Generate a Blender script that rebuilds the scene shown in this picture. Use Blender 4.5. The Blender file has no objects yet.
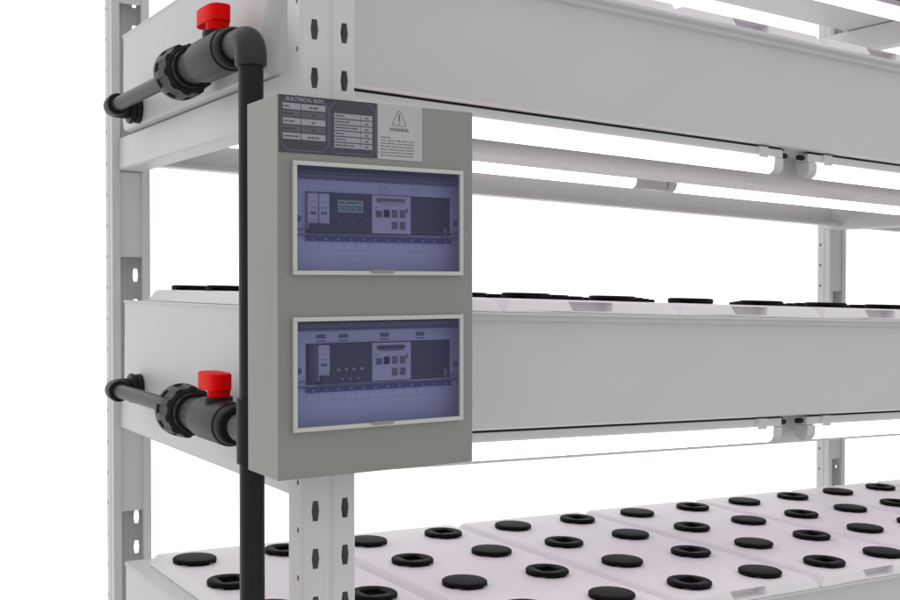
import bpy, bmesh, math, random
from mathutils import Matrix, Vector
random.seed(4)
S = bpy.context.scene
COL = S.collection
PI = math.pi
TILT = math.radians(1.79)                     # the shelves drain towards the right
RT = Matrix.Rotation(TILT, 4, 'Y')

# ------------------------------------------------------------------ materials
def mat(name, col, rough=0.5, spec=0.4, var=0.04, bump=0.0, scale=60, metallic=0.0):
    m = bpy.data.materials.new(name); m.use_nodes = True
    nt = m.node_tree; b = nt.nodes['Principled BSDF']
    b.inputs['Roughness'].default_value = rough
    b.inputs['Specular IOR Level'].default_value = spec
    b.inputs['Metallic'].default_value = metallic
    tc = nt.nodes.new('ShaderNodeTexCoord')
    n = nt.nodes.new('ShaderNodeTexNoise'); n.inputs['Scale'].default_value = 7; n.inputs['Detail'].default_value = 4
    nt.links.new(tc.outputs['Object'], n.inputs['Vector'])
    r = nt.nodes.new('ShaderNodeValToRGB')
    r.color_ramp.elements[0].position = .3; r.color_ramp.elements[1].position = .7
    r.color_ramp.elements[0].color = tuple(c*(1-var) for c in col)+(1,)
    r.color_ramp.elements[1].color = tuple(min(1, c*(1+var)) for c in col)+(1,)
    nt.links.new(n.outputs['Fac'], r.inputs['Fac']); nt.links.new(r.outputs['Color'], b.inputs['Base Color'])
    if bump:
        n2 = nt.nodes.new('ShaderNodeTexNoise'); n2.inputs['Scale'].default_value = scale; n2.inputs['Detail'].default_value = 2
        nt.links.new(tc.outputs['Object'], n2.inputs['Vector'])
        bp = nt.nodes.new('ShaderNodeBump'); bp.inputs['Strength'].default_value = bump; bp.inputs['Distance'].default_value = .0006
        nt.links.new(n2.outputs['Fac'], bp.inputs['Height']); nt.links.new(bp.outputs['Normal'], b.inputs['Normal'])
    return m
def emit(name, col, st):
    m = bpy.data.materials.new(name); m.use_nodes = True; nt = m.node_tree
    b = nt.nodes['Principled BSDF']; b.inputs['Base Color'].default_value = (.8, .8, .8, 1)
    b.inputs['Emission Color'].default_value = col+(1,); b.inputs['Emission Strength'].default_value = st
    return m
M = dict(
    paint=mat('white_powder_coat', (.70, .69, .695), .45, .35, .015, .12, 900),
    tray=mat('white_moulded_plastic', (.665, .665, .67), .5, .3, .015, .06, 500),
    cover=mat('white_cover_plastic', (.85, .825, .85), .5, .3, .012, .05, 500),
    lamp=mat('grey_white_lamp_housing', (.62, .62, .62), .5, .3, .015),
    grey=mat('pebble_grey_powder_coat', (.315, .315, .296), .5, .3, .015, .25, 1200),
    shaded_front=mat('pebble_grey_shaded_front', (.292, .292, .272), .42, .3, .015, .25, 1200),  # darker copy of the box grey, shade of the front painted in
    frame=mat('pale_grey_plastic', (.60, .60, .57), .4, .4, .015),
    pipe=mat('dark_grey_pvc', (.042, .042, .043), .42, .2, .05, .05, 300),
    pipe2=mat('dark_grey_pvc_fitting', (.0165, .0165, .017), .45, .2, .05, .05, 300),
    red=mat('red_plastic', (.86, .002, .002), .5, .06, .03),
    black=mat('black_plastic', (.0052, .0049, .0052), .6, .08, .08, .1, 500),
    gap_shade_and_plug=mat('black_gap_shade_and_plug', (.006, .006, .006), .6, .3, .05),  # black of the lamp plugs and of the painted gap shade
    inner=mat('light_inner_panel', (.60, .60, .69), .5, .3, .02),
    mod=mat('light_grey_module', (.52, .52, .58), .45, .3, .02),
    dark=mat('dark_module_and_shade', (.018, .017, .022), .35, .4, .05),
    lcd=mat('green_grey_display', (.33, .46, .38), .25, .5, .03),
    lcdink=mat('display_ink', (.05, .07, .07), .4, .3, .03),
    seam=mat('panel_seam', (.56, .56, .63), .5, .3, .02),
    knob=mat('dull_button', (.30, .28, .27), .4, .4, .05),
    tan=mat('tan_tab', (.42, .40, .34), .5, .3, .05),
    bluestrip=mat('blue_strip', (.03, .05, .19), .4, .3, .05),
    plate=mat('dark_violet_label', (.062, .060, .078), .4, .35, .08),
    cell=mat('pale_label_cell', (.36, .355, .40), .5, .3, .03),
    cell2=mat('grey_label_cell', (.125, .122, .14), .5, .3, .03),
    line=mat('label_line', (.19, .185, .25), .5, .3, .03),
    letter=mat('label_letter', (.34, .33, .40), .5, .3, .03),
    ink=mat('label_ink', (.10, .095, .12), .5, .3, .03),
    paper=mat('white_sticker', (.50, .505, .505), .5, .3, .02),
    inkw=mat('sticker_ink', (.17, .17, .18), .5, .3, .03),
    led=emit('glowing_diffuser', (1.0, .81, .96), 3.9),
)
def glass():
    m = bpy.data.materials.new('blue_smoked_window'); m.use_nodes = True; nt = m.node_tree
    for n in list(nt.nodes): nt.nodes.remove(n)
    o = nt.nodes.new('ShaderNodeOutputMaterial')
    t = nt.nodes.new('ShaderNodeBsdfTransparent'); t.inputs[0].default_value = (.82, .84, .925, 1)
    d = nt.nodes.new('ShaderNodeBsdfDiffuse'); d.inputs[0].default_value = (.26, .26, .58, 1)
    g = nt.nodes.new('ShaderNodeBsdfGlossy'); g.inputs[0].default_value = (.8, .8, 1, 1); g.inputs['Roughness'].default_value = .12
    a = nt.nodes.new('ShaderNodeMixShader'); a.inputs[0].default_value = .055
    b = nt.nodes.new('ShaderNodeMixShader'); b.inputs[0].default_value = .02
    nt.links.new(t.outputs[0], a.inputs[1]); nt.links.new(d.outputs[0], a.inputs[2])
    nt.links.new(a.outputs[0], b.inputs[1]); nt.links.new(g.outputs[0], b.inputs[2])
    nt.links.new(b.outputs[0], o.inputs[0])
    return m
M['pane'] = glass()

# ------------------------------------------------------------------ mesh builder
class MB:
    def __init__(s): s.bm = bmesh.new(); s.mats = []
    def mi(s, m):
        if m not in s.mats: s.mats.append(m)
        return s.mats.index(m)
    def face(s, vs, m, smooth=False):
        try: f = s.bm.faces.new(vs)
        except ValueError: return None
        f.material_index = s.mi(m); f.smooth = smooth
        return f
    def v(s, p): return s.bm.verts.new(p)
    def box(s, x0, x1, y0, y1, z0, z1, m):
        v = [s.v((x, y, z)) for z in (z0, z1) for y in (y0, y1) for x in (x0, x1)]
        for q in ((0,2,3,1),(4,5,7,6),(0,1,5,4),(1,3,7,5),(3,2,6,7),(2,0,4,6)): s.face([v[i] for i in q], m)
    def prism(s, poly, axis, a, b, m, smooth=False):
        # poly: 2-D points, axis 'x' -> (y,z) points, 'y' -> (x,z) points, 'z' -> (x,y)
        def P(p, t): return {'x': (t, p[0], p[1]), 'y': (p[0], t, p[1]), 'z': (p[0], p[1], t)}[axis]
        A = [s.v(P(p, a)) for p in poly]; B = [s.v(P(p, b)) for p in poly]
        n = len(poly)
        for i in range(n): s.face([A[i], A[(i+1) % n], B[(i+1) % n], B[i]], m, smooth)
        s.face(A[::-1], m); s.face(B, m)
    def rings(s, rs, m, closed=False, cap0=True, cap1=True, smooth=True):
        R = [[s.v(p) for p in r] for r in rs]; n = len(R[0])
        k = len(R) if closed else len(R)-1
        for j in range(k):
            for i in range(n):
                s.face([R[j][i], R[j][(i+1) % n], R[(j+1) % len(R)][(i+1) % n], R[(j+1) % len(R)][i]], m, smooth)
        if not closed:
            if cap0: s.face(R[0][::-1], m)
            if cap1: s.face(R[-1], m)
    def lathe(s, prof, c, axis, m, n=40, smooth=True, rmod=None):
        # prof: (t, r) along the axis from c
        rs = []
        for j, (t, r) in enumerate(prof):
            ring = []
            for i in range(n):
                a = 2*PI*i/n; rr = r if rmod is None else rmod(j, i, r)
                u, w = rr*math.cos(a), rr*math.sin(a)
                ring.append({'x': (c[0]+t, c[1]+u, c[2]+w), 'y': (c[0]+u, c[1]+t, c[2]+w), 'z': (c[0]+u, c[1]+w, c[2]+t)}[axis])
            rs.append(ring)
        s.rings(rs, m, smooth=smooth)
    def sweep(s, pts, r, m, n=28):
        pts = [Vector(p) for p in pts]; rs = []
        ref = None
        for i, p in enumerate(pts):
            d = (pts[min(i+1, len(pts)-1)]-pts[max(i-1, 0)]).normalized()
            if ref is None:
                ref = d.orthogonal().normalized()
            ref = (ref-d*ref.dot(d)).normalized(); w = d.cross(ref)
            rr = r[i] if isinstance(r, (list, tuple)) else r
            rs.append([tuple(p+ref*rr*math.cos(2*PI*k/n)+w*rr*math.sin(2*PI*k/n)) for k in range(n)])
        s.rings(rs, m)
    def build(s, name, parent=None, bevel=0, mw=None, solid=0, sharp=None, segs=2):
        if mw is not None: s.bm.transform(mw)
        bmesh.ops.recalc_face_normals(s.bm, faces=s.bm.faces[:])
        me = bpy.data.meshes.new(name); s.bm.to_mesh(me); s.bm.free()
        for m in s.mats: me.materials.append(M[m])
        if sharp is not None: me.set_sharp_from_angle(angle=math.radians(sharp))
        o = bpy.data.objects.new(name, me); COL.objects.link(o)
        if solid:
            q = o.modifiers.new('Solidify', 'SOLIDIFY'); q.thickness = solid; q.offset = 0
        if bevel:
            q = o.modifiers.new('Bevel', 'BEVEL'); q.width = bevel; q.segments = segs; q.limit_method = 'ANGLE'; q.angle_limit = math.radians(35)
            q.harden_normals = False
        if parent: o.parent = parent
        return o
def tag(o, label=None, cat=None, group=None, kind=None):
    if label: o['label'] = label
    if cat: o['category'] = cat
    if group: o['group'] = group
    if kind: o['kind'] = kind
    return o
def thing(name, label, cat, loc=(0, 0, 0), tilt=False, group=None):
    o = bpy.data.objects.new(name, None); COL.objects.link(o); o.empty_display_size = .05
    o.location = loc
    if tilt: o.rotation_euler = (0, TILT, 0)
    return tag(o, label, cat, group)
def copy_tree(o, parent=None):
    c = o.copy(); COL.objects.link(c)
    if parent is not None: c.parent = parent
    for ch in list(o.children): copy_tree(ch, c)
    return c
def shelf_point(x, y, h):                    # h counted from the bottom shelf's datum of each tier
    base = max([b for b in HB if b <= h+1e-6]); return Vector((0, 0, base)) + RT @ Vector((x, y, h-base))
def shelf_matrix(hb): return Matrix.Translation((0, 0, hb)) @ RT @ Matrix.Translation((0, 0, -hb))

HB = [-.5927, -.1801, .2335, .6471]           # underside of each trough, bottom shelf first
X_END = 2.42

# ------------------------------------------------------------------ the rack frame
rack = thing('storage_rack', 'white slotted steel rack frame with upright posts and shelf rails', 'rack', (0, 0, -.80))
ROOTI = Matrix.Translation((0, 0, .80))
ZLO, ZHI, PITCH = -.80, .86, .05075
def post_mesh():
    b = MB(); W, D, LIP = .062, .036, .0125
    def cell(fn, u0, u1, z0, z1, uc, a, bb, zc, hh):
        o = [(u0, z0), (u1, z0), (u1, zc), (u1, z1), (u0, z1), (u0, zc)]
        i = [(uc-a, zc-hh), (uc+a, zc-hh), (uc+bb, zc), (uc+a, zc+hh), (uc-a, zc+hh), (uc-bb, zc)]
        O = [b.v(fn(*p)) for p in o]; I = [b.v(fn(*p)) for p in i]
        for k in range(6): b.face([O[k], O[(k+1) % 6], I[(k+1) % 6], I[k]], 'paint')
    n = int((ZHI-ZLO)/PITCH)
    web = lambda u, z: (u, 0, z)
    for k in range(n):
        zc = -.2422-10*PITCH+PITCH*(k); z0, z1 = zc-PITCH/2, zc+PITCH/2
        for u0, u1, uc in ((.002, .0275, .0146), (.0365, .060, .0494)):
            cell(web, u0, u1, z0, z1, uc, .0031, .0046, zc, .0107)
        def strip6(P0, P1, zm0=None, zm1=None):
            ring = [(P0[0], P0[1], z0), (P1[0], P1[1], z0)]
            if zm1 is not None: ring.append((P1[0], P1[1], zm1))
            ring += [(P1[0], P1[1], z1), (P0[0], P0[1], z1)]
            if zm0 is not None: ring.append((P0[0], P0[1], zm0))
            b.face([b.v(q) for q in ring], 'paint')
        zs = zc-.0205
        strip6((.0275, 0), (.0297, .0016), zc, None); strip6((.0297, .0016), (.0343, .0016)); strip6((.0343, .0016), (.0365, 0), None, zc)
        for X0, sg in ((0, 1), (W, -1)):
            strip6((X0+.002*sg, 0), (X0, .003), zc, None)
            strip6((X0, .003), (X0, .0045), None, zs)
            cell(lambda u, z, X0=X0: (X0, u, z), .0045, .020, z0, z1, .0100, .0020, .0028, zs, .0031)
            strip6((X0, .020), (X0+.0012*sg, .0225), zs, None)
            strip6((X0+.0012*sg, .0225), (X0+.0012*sg, D))
            XL = X0+LIP*sg
            strip6((X0+.0012*sg, D), (XL, D)); strip6((XL, D), (XL, D-.006))
    bmesh.ops.remove_doubles(b.bm, verts=b.bm.verts[:], dist=1e-5)
    return b
post = post_mesh().build('post', rack, solid=.0016)
post.matrix_local = ROOTI
rear_posts = []
for px, py, rz in ((.062, .76, PI), (1.727+.062, .76, PI)):
    c = post.copy(); COL.objects.link(c); c.parent = rack
    c.matrix_local = ROOTI @ Matrix.Translation((px, py, 0)) @ Matrix.Rotation(rz, 4, 'Z') @ Matrix.Diagonal((1, 1, .985, 1)); rear_posts.append(c)
# clip-in cover strips that close the open side of the posts between the shelves
def strip(p, segs):
    for z0, z1 in segs:
        b = MB(); b.box(.0130, .0490, .0305, .0325, z0, z1, 'paint')
        s = b.build('cover_strip', p, bevel=.0004)
strip(post, [(ZLO+.06, ZHI-.02)])  # added unseen full-length strip, blocks light behind the front post's slots
strip(rear_posts[0], [(.4545, .595), (.0411, .1795), (-.3770, -.2340), (ZLO+.06, -.66)])
strip(rear_posts[1], [(.395, .54), (-.0230, .1300), (-.4400, -.2860), (ZLO+.06, -.70)])
for ti, hb in enumerate(HB):
    # side rail along the left end: channel open towards the inside, with a wide bottom flange
    def cross(X):
        b = MB()
        prof = [(X, hb-.003), (X, hb-.051), (X+.003, hb-.054), (X+.037, hb-.054), (X+.037, hb-.0522), (X+.004, hb-.0522), (X+.002, hb-.050),
                (X+.002, hb-.005), (X+.024, hb-.005), (X+.024, hb-.003)]
        b.prism(prof, 'y', .0385, .7225, 'paint')
        return b
    cross(.0127).build('rail', rack, bevel=.0006, mw=ROOTI @ shelf_matrix(hb))
    cross(1.705).build('rail', rack, bevel=.0006, mw=ROOTI @ shelf_matrix(hb))
    # front and rear rails under the trough
    b = MB()
    prof = [(.1600, hb-.004), (.1600, hb-.0500), (.1615, hb-.0517), (.240, hb-.0517), (.2415, hb-.050), (.2415, hb-.043), (.2395, hb-.043), (.2395, hb-.0498), (.162, hb-.0498), (.162, hb-.004)]
    b.prism(prof, 'x', .051, 1.704, 'paint'); b.prism(prof, 'x', 1.744, X_END-.02, 'paint')
    b.build('rail', rack, mw=ROOTI @ shelf_matrix(hb))
    b = MB()
    for x0, x1 in ((.051, 1.704), (1.744, X_END-.02)):
        b.prism([(.700, hb-.002), (.700, hb-.047), (.672, hb-.047), (.671, hb-.046), (.671, hb-.040), (.6728, hb-.040), (.6735, hb-.0452), (.698, hb-.0452), (.698, hb-.002)], 'x', x0, x1, 'paint')
    if ti < 3: b.build('rail', rack, mw=ROOTI @ shelf_matrix(hb))

# ------------------------------------------------------------------ the troughs
def rrect(x0, x1, y0, y1, r, z, n=6):
    pts = []; rb = min(r, .008)
    for cx, cy, a0 in ((x1-r, y0+r, -PI/2), (x1-r, y1-r, 0), (x0+rb, y1-rb, PI/2), (x0+r, y0+r, PI)):
        for k in range(n+1):
            a = a0+PI/2*k/n; q = rb if a0 == PI/2 else r; pts.append((cx+q*math.cos(a), cy+q*math.sin(a), z))
    return pts
def trough():
    b = MB(); X0, X1, Y0, Y1 = -.0005, X_END, .060, .684
    # (height, front inset, left inset, rear inset, corner radius)
    prof = [(.000, .0470, .0075, .0215, .014), (.0008, .0440, .0045, .0185, .015), (.0032, .0420, .0025, .0165, .016), (.0115, .0405, .0015, .015, .018),
            (.070, .0300, .0012, .011, .018), (.1395, .0200, .001, .007, .018), (.1402, .0190, .001, .0065, .018), (.1412, .0115, .001, .006, .016), (.1418, .0108, .001, .006, .016), (.1472, .0100, .001, .006, .016),
            (.1480, .0022, .0006, .002, .012), (.1488, .0004, .0002, .0004, .012), (.1508, .0000, .0000, .0000, .012), (.1518, .0012, .001, .001, .012),
            (.1518, .0160, .040, .040, .010), (.1300, .0240, .042, .044, .010)]
    b.rings([rrect(X0+l, X1-l, Y0+f, Y1-r, rad, h) for h, f, l, r, rad in prof], 'tray')
    return b
names = ['white hydroponic trough on the lowest shelf under the rows of black caps',
         'white hydroponic trough on the middle shelf right of the electrical box',
         'white hydroponic trough on the upper shelf above the electrical box',
         'white trough of the topmost shelf seen only from below at the upper right']
tr0 = None
for i in range(4):
    if tr0 is None:
        tr0 = trough().build('grow_trough', sharp=28); o = tr0
    else:
        o = tr0.copy(); COL.objects.link(o)
    o.location = shelf_point(0, 0, HB[i]); o.rotation_euler = (0, TILT, 0)
    tag(o, names[i], 'trough', 'long white troughs on the rack shelves')

# ------------------------------------------------------------------ covers with a finger notch
CP, CX0 = .2966, -.0009
def cover(left_bevel, notch=True):
    b = MB(); Y0, Y1 = .0612, .646; x0, x1 = .0006, CP-.0006
    h = [.1522, .1672, .1696]
    ins = [(0, .0012, .0012, 0), (.0062, .0112, .0112, .0070), (.0165, .0142, .0142, .011)]   # front, left, right, rear
    if left_bevel: x0 = .0275
    nc = CP/2-.005
    nt, nb, hm = (nc-.0375, nc+.0375), (nc-.0325, nc+.0335), .1550
    def ring(k, xs, hh=None):
        f, l, r, re = ins[k]; z = h[k]
        if hh is not None:
            t = (hh-h[0])/(h[1]-h[0]); f, l, r, re = [p+(q-p)*t for p, q in zip(ins[0], ins[1])]; z = hh
        a, c = x0+l, x1-r
        fr = [(a, Y0+f, z)]+[(x, Y0+f, z) for x in xs]+[(c, Y0+f, z)]
        return [b.v(p) for p in fr], b.v((c, Y1-re, z)), b.v((a, Y1-re, z))
    F0, R0, L0 = ring(0, ()); Fm, Rm, Lm = ring(0, nb, hm); F1, R1, L1 = ring(1, nt); F2, R2, L2 = ring(2, ())
    m = 'cover'
    b.face([F0[0], F0[1], Fm[3], Fm[2], Fm[1], Fm[0]], m)
    b.face([Fm[0], Fm[1], F1[1], F1[0]], m); b.face([Fm[2], Fm[3], F1[3], F1[2]], m)
    dn = .020
    q = [b.v((v.co.x+dx, v.co.y+dn, v.co.z+dz)) for v, dx, dz in ((Fm[1], .004, .0015), (Fm[2], -.004, .0015), (F1[2], -.004, 0), (F1[1], .004, 0))]
    o = [Fm[1], Fm[2], F1[2], F1[1]]
    for k in range(4): b.face([o[k], o[(k+1) % 4], q[(k+1) % 4], q[k]], m)
    b.face(q, m)
    b.face(F1+[F2[1], F2[0]], m)
    for (A0, A1, B0, B1) in ((F0[1], R0, Fm[3], Rm), (R0, L0, Rm, Lm), (L0, F0[0], Lm, Fm[0]), (Fm[3], Rm, F1[3], R1), (Rm, Lm, R1, L1), (Lm, Fm[0], L1, F1[0]),
                             (F1[3], R1, F2[1], R2), (R1, L1, R2, L2), (L1, F1[0], L2, F2[0])):
        b.face([A0, A1, B1, B0], m)
    b.face([F2[0], F2[1], R2, L2], m)
    b.face([F0[0], F0[1], R0, L0], m)
    return b
ORD = ['first', 'second', 'third', 'fourth', 'fifth', 'sixth', 'seventh', 'eighth', 'ninth', 'tenth', 'eleventh', 'twelfth', 'thirteenth', 'fourteenth']
SHELF = ['lowest shelf', 'middle shelf', 'upper shelf']
end_cover = mid_cover = None
for ti, rng in ((0, range(0, 7)), (1, range(0, 5)), (2, range(0, 4))):
    for k in rng:
        if k == 0:
            if end_cover is None: end_cover = cover(True).build('trough_cover', bevel=.0016); o = end_cover
            else: o = end_cover.copy(); COL.objects.link(o)
        else:
            if mid_cover is None: mid_cover = cover(False).build('trough_cover', bevel=.0016); o = mid_cover
            else: o = mid_cover.copy(); COL.objects.link(o)
        o.location = shelf_point(CX0+CP*k, 0, HB[ti]); o.rotation_euler = (0, TILT, 0)
        tag(o, 'white planting cover with finger notch, %s from left end of the %s' % (ORD[k], SHELF[ti]), 'cover', 'white covers laid along the troughs')

# ------------------------------------------------------------------ caps and net cups in the cover holes
NS = 48
def notch_mod(j, i, r):
    if j < 2 and (i % 12) in (4, 5, 6): return r-.0110
    return r
def cap_mesh():
    b = MB()
    b.lathe([(.0002, .0322), (.0034, .0327), (.0035, .0329), (.0060, .0326), (.0071, .0312), (.0076, .0285)], (0, 0, 0), 'z', 'black', NS, rmod=notch_mod)
    return b
def cup_mesh():
    b = MB()
    outer = [(.0002, .0322), (.0034, .0327), (.0035, .0329), (.0060, .0326), (.0073, .0312), (.0078, .0285)]
    rs = []
    for j, (t, r) in enumerate(outer):
        rs.append([(notch_mod(j, i, r)*math.cos(2*PI*i/NS), notch_mod(j, i, r)*math.sin(2*PI*i/NS), t) for i in range(NS)])
    def sq(s, z, rr):          # rounded square ring with as many points
        out = []
        for i in range(NS):
            a = 2*PI*i/NS; c, d = math.cos(a), math.sin(a)
            k = s/max(abs(c), abs(d)); k = min(k, rr); out.append((k*c, k*d, z))
        return out
    rs += [sq(.0160, .0072, .0205), sq(.0145, .0062, .0190), sq(.0138, .0015, .0180), sq(.0060, .0010, .0080)]
    b.rings(rs, 'black', cap0=True, cap1=True)
    return b
CAPX = lambda c: .0733+.1483*c
CAPY = lambda r: .1175+.1485*r
ROW = ['front row', 'second row', 'third row', 'back row']
cap0 = cup0 = None
NCOL = {0: 12, 1: 10}
for ti in (0, 1):
    for c in range(NCOL[ti]):
        for r in range(4):
            solid = ((c+(3-r)) % 2 == 0)
            if solid:
                if cap0 is None: cap0 = cap_mesh().build('planting_plug', sharp=40); o = cap0
                else: o = cap0.copy(); COL.objects.link(o)
            else:
                if cup0 is None: cup0 = cup_mesh().build('net_cup', sharp=40); o = cup0
                else: o = cup0.copy(); COL.objects.link(o)
            o.location = shelf_point(CAPX(c), CAPY(r), HB[ti]+.1696); o.rotation_euler = (0, TILT, 0)
            tag(o, ('solid black cap' if solid else 'open black ring cup')+', %s from left, %s, %s' % (ORD[c], ROW[r], SHELF[ti]),
                'hole plug' if solid else 'net cup', 'black caps and cups set in the covers')

# ------------------------------------------------------------------ tube lights under the troughs
def lamp_parts(root, L, front, first):
    b = MB(); b.box(0, L, -.0108, .0125, -.0165, -.0034, 'lamp'); b.build('housing', root, bevel=.001)
    def prof(r, flat):
        p = [(-r, -.0168), (-r, -.0275)]
        for k in range(1, 12):
            a = PI+PI*k/12; p.append((r*math.cos(a), -.0275+(r+.0012)*math.sin(a)))
        return p+[(r, -.0275), (r, -.0168)]
    b = MB(); pr = prof(.0118, 0); cut = [i for i, p in enumerate(pr) if p[0] > .0035]; cut = cut[0]
    b.prism(pr[:cut+1]+[(.0035, -.0168)], 'x', .018, L-.018, 'led'); b.build('diffuser', root)
    b = MB(); b.prism([(.0037, -.0168)]+[(pr[cut][0]+.0003, pr[cut][1]-.0003)]+pr[cut+1:], 'x', .018, L-.018, 'lamp'); b.build('added_light_shield', root)  # added opaque rear half, keeps the tube's glow off the rail
    for x0 in (0.0002, L-.0202):
        b = MB(); b.prism(prof(.0128, 0), 'x', x0, x0+.020, 'lamp'); b.build('end_cap', root, bevel=.0012)
    for x0 in (.035, L-.055):
        b = MB(); b.box(x0, x0+.019, -.0142, .0140, -.0190, -.0024, 'lamp'); b.build('clip', root, bevel=.0008)
    if not front:
        if first:
            b = MB(); b.box(L+.0006, L+.0560, -.0105, .0105, -.0405, -.0045, 'lamp'); b.build('connector', root, bevel=.002)
        return
    b = MB(); b.sweep([(.004, -.0076, -.0016), (L*.3, -.0076, -.0017), (L*.7, -.0076, -.0016), (L-.004, -.0076, -.0016), (L+.006, -.0066, -.0034)], .0014, 'gap_shade_and_plug', 10); b.build('gap_shade_and_plug', root)  # thin black strip painted in as the shade of the gap above the housing
    for x0, x1, z in ((-.014, -.0002, -.0100), (L+.0002, L+.018, -.0105)):
        b = MB(); b.lathe([(x0, .0034), (x0+.002, .0042), (x1-.003, .0042), (x1, .0030)], (0, -.002, z), 'x', 'gap_shade_and_plug', 16); b.build('plug', root)
proto = None
LT = ['topmost shelf', 'upper shelf', 'middle shelf']
for ti in (3, 2, 1):
    for li, Y in ((0, .120), (1, .432)):
        for si, (xs, L) in enumerate(((.035, .823), (.915, .780))):
            side = 'left of the lamp gap' if si == 0 else 'right of the lamp gap'
            where = {3: 'topmost shelf', 2: 'upper shelf', 1: 'middle shelf'}[ti]
            lab = 'glowing white tube light under the %s, %s tube %s' % (where, 'front' if li == 0 else 'rear', side)
            t = thing('tube_light', lab, 'tube light', shelf_point(xs, Y, HB[ti]), True, 'white tube lights under the shelves')
            lamp_parts(t, L, li == 0, si == 0)

# ------------------------------------------------------------------ the water pipe on the left side
pipe = thing('water_pipe', 'dark grey plastic drain pipe with red handled valves on the left side of the rack', 'pipe', (-.04, .04, -.80))
PM = Matrix.Translation((.04, -.04, .80))
PX, PY = -.04, .04
def pb(b, name, parent=pipe, **k):
    return b.build(name, parent, mw=PM, **k)
ZT, ZM = .2560, -.1575
b = MB(); b.lathe([(0, .0132), (ZT-.022+.80, .0132)], (PX, PY, -.80), 'z', 'pipe2', 40); pb(b, 'vertical_pipe', sharp=40)
def arc(cx, cy, r, n=10): return [(cx+r*math.cos(a), cy+r*math.sin(a)) for a in [PI/2*k/n for k in range(n+1)]]
# front elbow at the top: from +Y, turning down
b = MB(); R = .0175
pts = [(PX, PY+.040, ZT), (PX, PY+R+.004, ZT)]
pts += [(PX, PY+R-R*math.sin(a), ZT-R+R*math.cos(a)) for a in [PI/2*k/10 for k in range(1, 11)]]
pts += [(PX, PY, ZT-.0265), (PX, PY, ZT-.0285)]
b.sweep(pts, [.0168]*(len(pts)-1)+[.0160], 'pipe', 40); pb(b, 'elbow', sharp=50)
# tee in the middle
b = MB(); b.lathe([(-.0350, .0145), (-.0340, .0162), (.0340, .0162), (.0350, .0145)], (PX, PY, ZM), 'z', 'pipe2', 40)
b.lathe([(0, .0160), (.030, .0160), (.031, .0145)], (PX, PY, ZM), 'y', 'pipe', 40); pb(b, 'tee', sharp=40)
def branch(Z, up):
    b = MB(); b.lathe([(.030, .0132), (.085, .0132)], (PX, PY, Z), 'y', 'pipe', 36); pb(b, 'stub_pipe', sharp=40)
    # ball valve
    b = MB(); Y0 = .082
    b.lathe([(0, .0150), (0, .0200), (.003, .0222), (.014, .0228), (.015, .0243), (.020, .0248), (.092, .0248), (.104, .0232), (.112, .0210), (.118, .0190), (.122, .0190)], (PX, Y0, Z), 'y', 'pipe2', 48)
    b.lathe([(.018, .0165), (.0262, .0165), (.0275, .0150)], (PX, .140, Z), 'z', 'pipe2', 32)
    v = pb(b, 'valve', sharp=35)
    # red lever
    b = MB()
    b.lathe([(.0276, .0128), (.0365, .0132), (.0368, .0138)], (PX, .1385, Z), 'z', 'red', 32)
    bar = []
    for k in range(36):
        a = 2*PI*k/36; c, d = math.cos(a), math.sin(a)
        ww = .0138+.0018*abs(d)**2; bar.append((PX+ww*(abs(c)**.7)*(1 if c > 0 else -1), .1520+.0315*(abs(d)**.8)*(1 if d > 0 else -1)))
    rs = []
    for z, s in ((.0347, .94), (.0356, .99), (.0520, 1.0), (.0535, .97), (.0543, .88)):
        rs.append([(PX+(x-PX)*s, .152+(y-.152)*s, Z+z+(.0020 if up else 0)) for x, y in bar])
    b.rings(rs, 'red'); b.build('handle', v, mw=PM, sharp=35)
    # union nut with grip ribs
    b = MB(); n = 80
    b.lathe([(0, .0195), (.058, .0200)], (PX, .182, Z), 'y', 'pipe2', 40)
    rib = lambda j, i, r: r+(.0022 if (i % 8) in (1, 2, 3, 4) and j in (1, 2, 3) else 0)
    b.lathe([(0, .0255), (.003, .0290), (.020, .0302), (.032, .0305), (.0325, .0325), (.039, .0325), (.041, .0310), (.041, .0180)], (PX, .232, Z), 'y', 'pipe2', n, rmod=rib)
    b.lathe([(-.010, .0235), (0.001, .0240)], (PX, .232, Z), 'y', 'pipe2', 40)
    pb(b, 'union_nut', sharp=30)
    b = MB(); b.lathe([(.272, .0099), (.552, .0099)], (PX, 0, Z), 'y', 'pipe', 36); pb(b, 'branch_pipe', sharp=40)
    # rear elbow turning into the trough wall
    b = MB(); R = .016; YE = .578
    pts = [(PX, .540, Z), (PX, .5445, Z), (PX, YE-R, Z)]
    pts += [(PX+R-R*math.cos(a), YE-R+R*math.sin(a), Z) for a in [PI/2*k/8 for k in range(1, 9)]]
    pts += [(-.016, YE, Z), (-.012, YE, Z)]
    rr = [.0150, .0162]+[.0148]*(len(pts)-2); b.sweep(pts, rr, 'pipe2', 36)
    b.lathe([(-.0160, .0165), (-.0148, .0215), (-.0100, .0220), (-.0095, .0190), (-.0070, .0190), (-.0065, .0205), (.016, .0205)], (0, YE, Z), 'x', 'pipe2', 12, smooth=False)
    pb(b, 'elbow', sharp=35)
branch(ZT, True); branch(ZM, False)

# ------------------------------------------------------------------ the electrical box
BX0, BX1, BYF, BYB, BZ0, BZ1 = -.0618, .1612, -.0800, -.0040, -.1912, .1800
box = thing('electrical_box', 'grey wall box with two blue tinted windows hung on the front post', 'electrical box', (BX0, BYB, BZ0))
BM = Matrix.Translation((-BX0, -BYB, -BZ0))
def bb(b, name, parent=box, **k): return b.build(name, parent, mw=BM, **k)
WX0, WX1 = -.0440, .1440
WZ = [(.0100, .1140), (-.1425, -.0370)]
b = MB(); T = .0016
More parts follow.
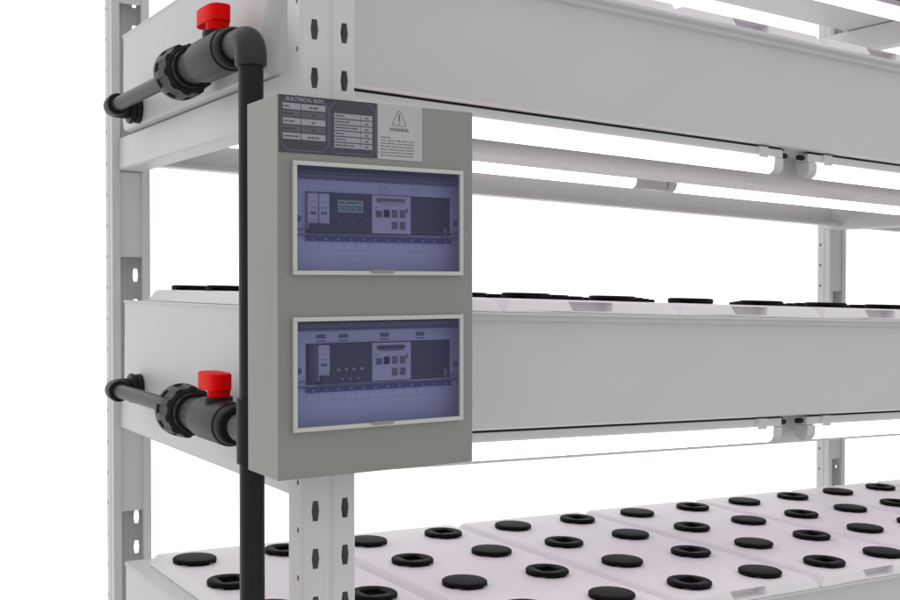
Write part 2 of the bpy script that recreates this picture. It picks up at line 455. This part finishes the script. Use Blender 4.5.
# cabinet shell with two openings in its front
def quad(b, P, m): b.face([b.v(p) for p in P], m)
xs = [BX0, WX0, WX1, BX1]; zs = [BZ0, WZ[1][0], WZ[1][1], WZ[0][0], WZ[0][1], BZ1]
for i in range(3):
    for j in range(5):
        if i == 1 and j in (1, 3): continue
        quad(b, [(xs[i], BYF, zs[j]), (xs[i+1], BYF, zs[j]), (xs[i+1], BYF, zs[j+1]), (xs[i], BYF, zs[j+1])], 'shaded_front')
for i in range(3):
    for z in (BZ0, BZ1): quad(b, [(xs[i], BYF, z), (xs[i+1], BYF, z), (xs[i+1], BYB, z), (xs[i], BYB, z)], 'grey')
for j in range(5):
    for x in (BX0, BX1): quad(b, [(x, BYF, zs[j]), (x, BYF, zs[j+1]), (x, BYB, zs[j+1]), (x, BYB, zs[j])], 'grey')
quad(b, [(BX0, BYB, BZ0), (BX1, BYB, BZ0), (BX1, BYB, BZ1), (BX0, BYB, BZ1)], 'grey')
bmesh.ops.remove_doubles(b.bm, verts=b.bm.verts[:], dist=1e-6)
bb(b, 'cabinet', bevel=.0009)
def frame_ring(b, x0, x1, z0, z1, w, y0, y1, m):
    b.box(x0, x1, y0, y1, z0, z0+w, m); b.box(x0, x1, y0, y1, z1-w, z1, m)
    b.box(x0, x0+w, y0, y1, z0+w, z1-w, m); b.box(x1-w, x1, y0, y1, z0+w, z1-w, m)
def text_mesh(b, s, x, z, size, m, y, bold=0.0, align='CENTER'):
    cu = bpy.data.curves.new('t', 'FONT'); cu.body = s; cu.size = size; cu.align_x = align; cu.align_y = 'CENTER'; cu.offset = bold
    cu.resolution_u = 3
    o = bpy.data.objects.new('t', cu); COL.objects.link(o)
    dg = bpy.context.evaluated_depsgraph_get(); me = bpy.data.meshes.new_from_object(o.evaluated_get(dg))
    base = len(b.bm.verts); b.bm.verts.ensure_lookup_table()
    vs = [b.v((x+v.co.x, y, z+v.co.y)) for v in me.vertices]
    for p in me.polygons: b.face([vs[i] for i in p.vertices], m)
    bpy.data.objects.remove(o); bpy.data.curves.remove(cu); bpy.data.meshes.remove(me)
YI = -.0600                                    # plane of the inner front panel
for wi, (z0, z1) in enumerate(WZ):
    dz = 0 if wi == 0 else -.1510
    fx0, fx1 = -.0474, .1468
    fz0, fz1 = (.0068, .1169) if wi == 0 else (-.1455, -.0342)
    b = MB(); frame_ring(b, fx0, fx1, fz0, fz1, .0042, -.0845, -.0801, 'frame')
    fr = bb(b, 'window_frame', bevel=.0006)
    tag(fr, 'upper window frame' if wi == 0 else 'lower window frame')
    b = MB(); b.box(fx0+.0046, fx1-.0046, -.0830, -.0822, fz0+.0048, fz1-.0046, 'pane'); b.build('pane', fr, mw=BM)
    b = MB(); b.box(.0375, .0622, -.0862, -.0834, fz0+.0022, fz0+.0054, 'knob'); b.build('latch', fr, mw=BM, bevel=.0005)
    # inner panel with a slot for the modules
    b = MB()
    ox0, ox1, oz0, oz1 = -.0238, .1458, .0486+dz, .0897+dz
    X0, X1, Z0, Z1 = -.0560, .1585, fz0-.001, fz1-.0005
    b.box(X0, X1, YI, YI+.0015, oz1, .1022+dz, 'inner'); b.box(X0, X1, YI, YI+.0015, Z0, oz0, 'inner')
    b.box(X0, ox0, YI, YI+.0015, oz0, oz1, 'inner'); b.box(ox1, X1, YI, YI+.0015, oz0, oz1, 'inner')
    b.box(X0, X1, YI-.004, YI+.0015, .1024+dz, .1040+dz, 'cell2'); b.box(X0, X1, YI+.003, YI+.0045, .1042+dz, .1078+dz, 'cell'); b.box(X0, X1, YI-.004, YI+.0045, .1080+dz, .1100+dz, 'cell2')
    b.box(X0, X1, YI+.004, YI+.0055, .1102+dz, Z1, 'dark')  # dark strip stands in for the shadow at the top of the window
    b.box(X0, X1, YI-.0030, YI-.0002, .0462+dz, .0472+dz, 'cell2'); b.box(X0, X1, YI-.0024, YI-.0002, .0518+dz, .0524+dz, 'cell2')
    b.box(ox0, ox1, YI-.0016, YI-.0002, .0408+dz, .0455+dz, 'bluestrip')
    for k in range(12): b.box(ox0+.006+.0141*k, ox0+.0085+.0141*k, YI-.0022, YI-.0017, .0422+dz, .0440+dz, 'cell')
    for k in range(13): b.box(ox0+.0005+.0141*k, ox0+.0009+.0141*k, YI-.0005, YI-.0001, .0330+dz, .0400+dz, 'seam')
    b.box(ox0, ox1, YI-.0005, YI-.0001, .0322+dz, .0326+dz, 'seam')
    for x0 in (.060, .097) if wi == 0 else (-.012, .013, .060, .103):
        b.box(x0, x0+.010, YI-.0007, YI-.0001, .0915+dz, .0925+dz, 'paper' if wi == 0 else 'cell2')
        b.box(x0, x0+.010, YI-.0007, YI-.0001, .0945+dz, .0985+dz, 'paper' if wi == 0 else 'cell2')
    b.box(-.0425, ox1+.01, YI+.020, YI+.022, Z0+.002, Z1-.001, 'dark')
    for sx in (-.0310, .1520):
        b.lathe([(-.0018, .0026), (-.0001, .0030)], (sx, YI, .0628+dz), 'y', 'cell2', 16)
    pn = bb(b, 'module_panel')
    YM = YI-.005
    def mod(name, x0, x1, zz0, zz1, fn, y=YM):
        b = MB(); fn(b); b.build(name, pn, mw=BM)
    def breaker(x0, x1):
        def f(b):
            b.box(x0, x1, YM, YI+.018, .0520+dz, .0880+dz, 'mod')
            n = 2 if x1-x0 > .018 else 1; w = (x1-x0)/n
            for k in range(n):
                a = x0+w*k
                b.box(a+.003, a+w-.003, YM-.0008, YM-.0001, .0672+dz, .0695+dz, 'ink'); b.box(a+.002, a+w-.002, YM-.0006, YM-.0001, .0735+dz, .0738+dz, 'cell2')
                b.box(a+.004, a+w-.005, YM-.0006, YM-.0001, .0790+dz, .0794+dz, 'cell2')
            if n == 2: b.box(x0+w-.0003, x0+w+.0003, YM-.0007, YM-.0001, .0522+dz, .0878+dz, 'cell2')
            b.box(x0+.0008, x1-.0004, YM-.006, YM-.0001, .0500+dz, .0578+dz, 'dark')
        return f
    def timer(lcd):
        def f(b):
            b.box(.0006, .0478, YM, YI+.018, .0494+dz, .0888+dz, 'dark')
            if lcd:
                b.box(.0090, .0375, YM-.0008, YM-.0001, .0700+dz, .0820+dz, 'lcd')
                for x0, x1, a, c in ((.0105, .0160, .0788, .0806), (.0185, .0270, .0788, .0806), (.0285, .0355, .0788, .0806), (.0105, .0150, .0715, .0765), (.0165, .0210, .0715, .0765), (.0228, .0262, .0715, .0765), (.0282, .0325, .0715, .0765), (.0335, .0360, .0715, .0765)):
                    frame_ring(b, x0, x1, a+dz, c+dz, .0006, YM-.0014, YM-.0009, 'lcdink')
                for k in range(4): b.lathe([(-.0014, .0012), (-.0001, .0016)], (.0105+.0082*k, YM, .0592+dz), 'y', 'cell2', 14)
                for k in range(3): b.box(.013+.003*k, .0148+.003*k, YM-.0006, YM-.0001, .0856+dz, .0864+dz, 'cell2')
            else:
                for k in range(4): b.lathe([(-.0016, .0012), (-.0001, .0019)], (.0095+.0088*k, YM, .0630+dz), 'y', 'tan', 14)
                for k in range(3): b.lathe([(-.0014, .0011), (-.0001, .0016)], (.0142+.0088*k, YM, .0535+dz), 'y', 'knob', 14)
                b.box(.034, .037, YM-.0006, YM-.0001, .0812+dz, .0822+dz, 'cell2')
        return f
    def relay(b):
        b.box(.0484, .0938, YM, YI+.018, .0498+dz, .0886+dz, 'mod')
        b.box(.0540, .0860, YM-.0012, YM-.0001, .0818+dz, .0858+dz, 'dark' if wi else 'cell2'); b.box(.0575, .0840, YM-.0016, YM-.0013, .0806+dz, .0826+dz, 'tan' if not wi else 'cell2')
        for k in range(3):
            for q in range(2):
                if k == 0 and q == 0: continue
                b.box(.0655+.0095*k-.0035, .0655+.0095*k+.0025, YM-.001, YM-.0001, .0545+.0120*q+dz, .0622+.0120*q+dz, 'cell2')
        b.box(.0530, .0592, YM-.001, YM-.0001, .0665+dz, .0730+dz, 'ink'); b.box(.0885, .0900, YM-.001, YM-.0001, .072+dz, .076+dz, 'cell2')
        b.box(.0510, .0545, YM-.0006, YM-.0001, .076+dz, .0765+dz, 'cell2')
        b.box(.0655-.0035, .0655+.0025, YM-.001, YM-.0001, .0665+dz, .0742+dz, 'cell2')
    if wi == 0: mod('breaker', 0, 0, 0, 0, breaker(-.0232, .0002))
    else:
        mod('breaker', 0, 0, 0, 0, breaker(-.0118, .0002))
    mod('timer', 0, 0, 0, 0, timer(wi == 0)); mod('relay', 0, 0, 0, 0, relay)
    def blank(b):
        b.box(.0942, .1370, YI+.001, YI+.018, .0492+dz, .0885+dz, 'dark')
        b.box(.1385, .1390, YI+.004, YI+.018, .0492+dz, .0885+dz, 'ink')
        b.box(.1400, .1440, YI+.004, YI+.018, .0495+dz, .0580+dz, 'tan')
    mod('blank_cover', 0, 0, 0, 0, blank)
# labels stuck on the box
YL = -.0804
def poly_line(b, pts, w, y, m):
    for (x0, z0), (x1, z1) in zip(pts, pts[1:]):
        d = math.hypot(x1-x0, z1-z0); nx, nz = -(z1-z0)/d*w/2, (x1-x0)/d*w/2
        quad(b, [(x0+nx, y, z0+nz), (x1+nx, y, z1+nz), (x1-nx, y, z1-nz), (x0-nx, y, z0-nz)], m)
def words(b, x, z, widths, h, m, y):
    for w in widths:
        k = x
        while k < x+w-.0003:
            q = random.uniform(.0006, .0011); hh = h*random.choice((.75, .75, 1, .85))
            b.box(k, min(k+q, x+w), y-.0001, y, z-h/2, z-h/2+hh, m); k += q+.00022
        x += w+.0009
LX0, LX1, LZ0, LZ1 = -.0603, .0452, .1246, .1795
b = MB(); b.box(LX0, LX1, YL-.0004, YL+.00035, LZ0, LZ1, 'plate')
yl = YL-.0005
for x0, x1, tl in ((LX0+.002, -.0088, 1), (-.0068, LX1-.0015, 1)):
    c = .0062; z0, z1 = LZ0+.0022, LZ1-.0022
    poly_line(b, [(x0+.0, z0+c), (x0+c, z0), (x1-c, z0), (x1, z0+c), (x1, z1-c), (x1-c, z1)], .0006, yl, 'line')
    poly_line(b, [(x0, z0+c), (x0, z1-c), (x0+c, z1)], .0006, yl, 'line')
c0, c1, c2 = -.0566, -.0372, -.0116
zz = [.1690, .1618, .1547, .1476, .1404]
rw = [[.006], [.0105], [.0045, .006], [.0075, .004], [.0155]]
rv = [[.003, .005], [.004], [.003], [.004], [.003, .003, .004]]
for i, z in enumerate(zz):
    m = 'cell' if i % 2 == 0 else 'cell2'
    b.box(c0, c1-.0008, yl, yl+.0002, z-.0030, z+.0030, m); b.box(c1, c2, yl, yl+.0002, z-.0030, z+.0030, m)
    words(b, c0+.0008, z, rw[i], .0015, 'ink' if i % 2 == 0 else 'plate', yl-.0001)
    w = sum(rv[i])+.0009*(len(rv[i])-1); words(b, (c1+c2)/2-w/2, z-.0003, rv[i], .0018, 'ink' if i % 2 == 0 else 'plate', yl-.0001)
d0, d1, d2 = -.0022, .0272, .0402
rw = [[.005, .004], [.009, .006], [.016, .008], [.005, .004], [.007, .004], [.008, .006, .005]]
for i in range(6):
    z = .1637-.0058*i
    b.box(d0, d1-.0005, yl, yl+.0002, z-.0024, z+.0024, 'cell'); b.box(d1, d2, yl, yl+.0002, z-.0024, z+.0024, 'cell')
    words(b, d0+.0012, z+.0002, rw[i], .0014, 'ink', yl-.0001); words(b, (d1+d2)/2-.002, z-.0002, [.004], .0014, 'ink', yl-.0001)
lb = bb(b, 'label'); tag(lb, 'dark violet label with two tables headed electrical box')
b = MB(); text_mesh(b, 'ELECTRICAL BOX', -.0337, .1757, .0050, 'letter', yl-.0001, .00013); b.build('lettering', lb, mw=BM)
b = MB(); SX0, SX1, SZ0, SZ1 = .0466, .0984, .1240, .1797
b.box(SX0, SX1, YL-.0003, YL+.00035, SZ0, SZ1, 'paper')
ys = YL-.0004; tx, tz = .0712, .1640
poly_line(b, [(tx-.0016, tz+.0090), (tx-.0078, tz-.0040), (tx-.0070, tz-.0052), (tx+.0070, tz-.0052), (tx+.0078, tz-.0040), (tx+.0016, tz+.0090), (tx, tz+.0100), (tx-.0016, tz+.0090)], .0007, ys, 'inkw')
b.box(tx-.0008, tx+.0008, ys-.0001, ys, tz-.0010, tz+.0066, 'inkw'); b.box(tx-.0008, tx+.0008, ys-.0001, ys, tz-.0038, tz-.0024, 'inkw')
for i, ws in enumerate(([.011], [.007, .009, .006, .008, .006], [.006, .011, .007, .013], [.012, .008, .007, .009], [.009, .006, .012, .010], [.010, .013, .014], [.006, .012, .010, .008])):
    words(b, SX0+.0028, .1462-.0030*i, ws, .0011, 'inkw', ys)
lw = bb(b, 'label'); tag(lw, 'white warning sticker with a triangle sign')
b = MB(); text_mesh(b, 'WARNING', tx, .1545, .0046, 'inkw', ys-.0001, .00016); b.build('lettering', lw, mw=BM)

# ------------------------------------------------------------------ light, world, camera
w = bpy.data.worlds.new('World'); S.world = w; w.use_nodes = True; nt = w.node_tree
bg = nt.nodes['Background']
tc = nt.nodes.new('ShaderNodeTexCoord')
dp = nt.nodes.new('ShaderNodeVectorMath'); dp.operation = 'DOT_PRODUCT'; dp.inputs[1].default_value = (.53, .848, 0.0)
nt.links.new(tc.outputs['Generated'], dp.inputs[0])
rm = nt.nodes.new('ShaderNodeValToRGB'); mr = nt.nodes.new('ShaderNodeMapRange'); mr.inputs[1].default_value = -1; mr.inputs[2].default_value = 1
nt.links.new(dp.outputs['Value'], mr.inputs[0]); nt.links.new(mr.outputs[0], rm.inputs[0])
e = rm.color_ramp.elements; e[0].position = .0; e[0].color = (.62, .62, .62, 1); e[1].position = .72; e[1].color = (1.45, 1.45, 1.45, 1)
x = e.new(.42); x.color = (.76, .76, .76, 1)
sp = nt.nodes.new('ShaderNodeSeparateXYZ'); nt.links.new(tc.outputs['Generated'], sp.inputs[0])
m2 = nt.nodes.new('ShaderNodeMapRange'); m2.inputs[1].default_value = -.75; m2.inputs[2].default_value = -.36; m2.inputs[3].default_value = .45; m2.inputs[4].default_value = 1
nt.links.new(sp.outputs['Z'], m2.inputs[0])
mx = nt.nodes.new('ShaderNodeVectorMath'); mx.operation = 'SCALE'; nt.links.new(rm.outputs['Color'], mx.inputs[0]); nt.links.new(m2.outputs[0], mx.inputs['Scale'])
nt.links.new(mx.outputs['Vector'], bg.inputs['Color']); bg.inputs['Strength'].default_value = 1.0

cam = bpy.data.cameras.new('Camera'); co = bpy.data.objects.new('Camera', cam); COL.objects.link(co); S.camera = co
cam.sensor_width = 36; cam.lens = 1108/900*36; cam.clip_start = .02; cam.clip_end = 100
th, ph = math.atan2(697, 1108), math.radians(.93)
fw = Vector((math.sin(th)*math.cos(ph), math.cos(th)*math.cos(ph), -math.sin(ph)))
co.location = (-.4866, -1.0645, 0.0); co.rotation_euler = fw.to_track_quat('-Z', 'Y').to_euler()
S.view_settings.view_transform = 'Standard'; S.view_settings.look = 'None'; S.view_settings.exposure = 0; S.view_settings.gamma = 1
S.render.engine = 'CYCLES'
S.cycles.max_bounces = 8; S.cycles.diffuse_bounces = 5; S.cycles.transparent_max_bounces = 16
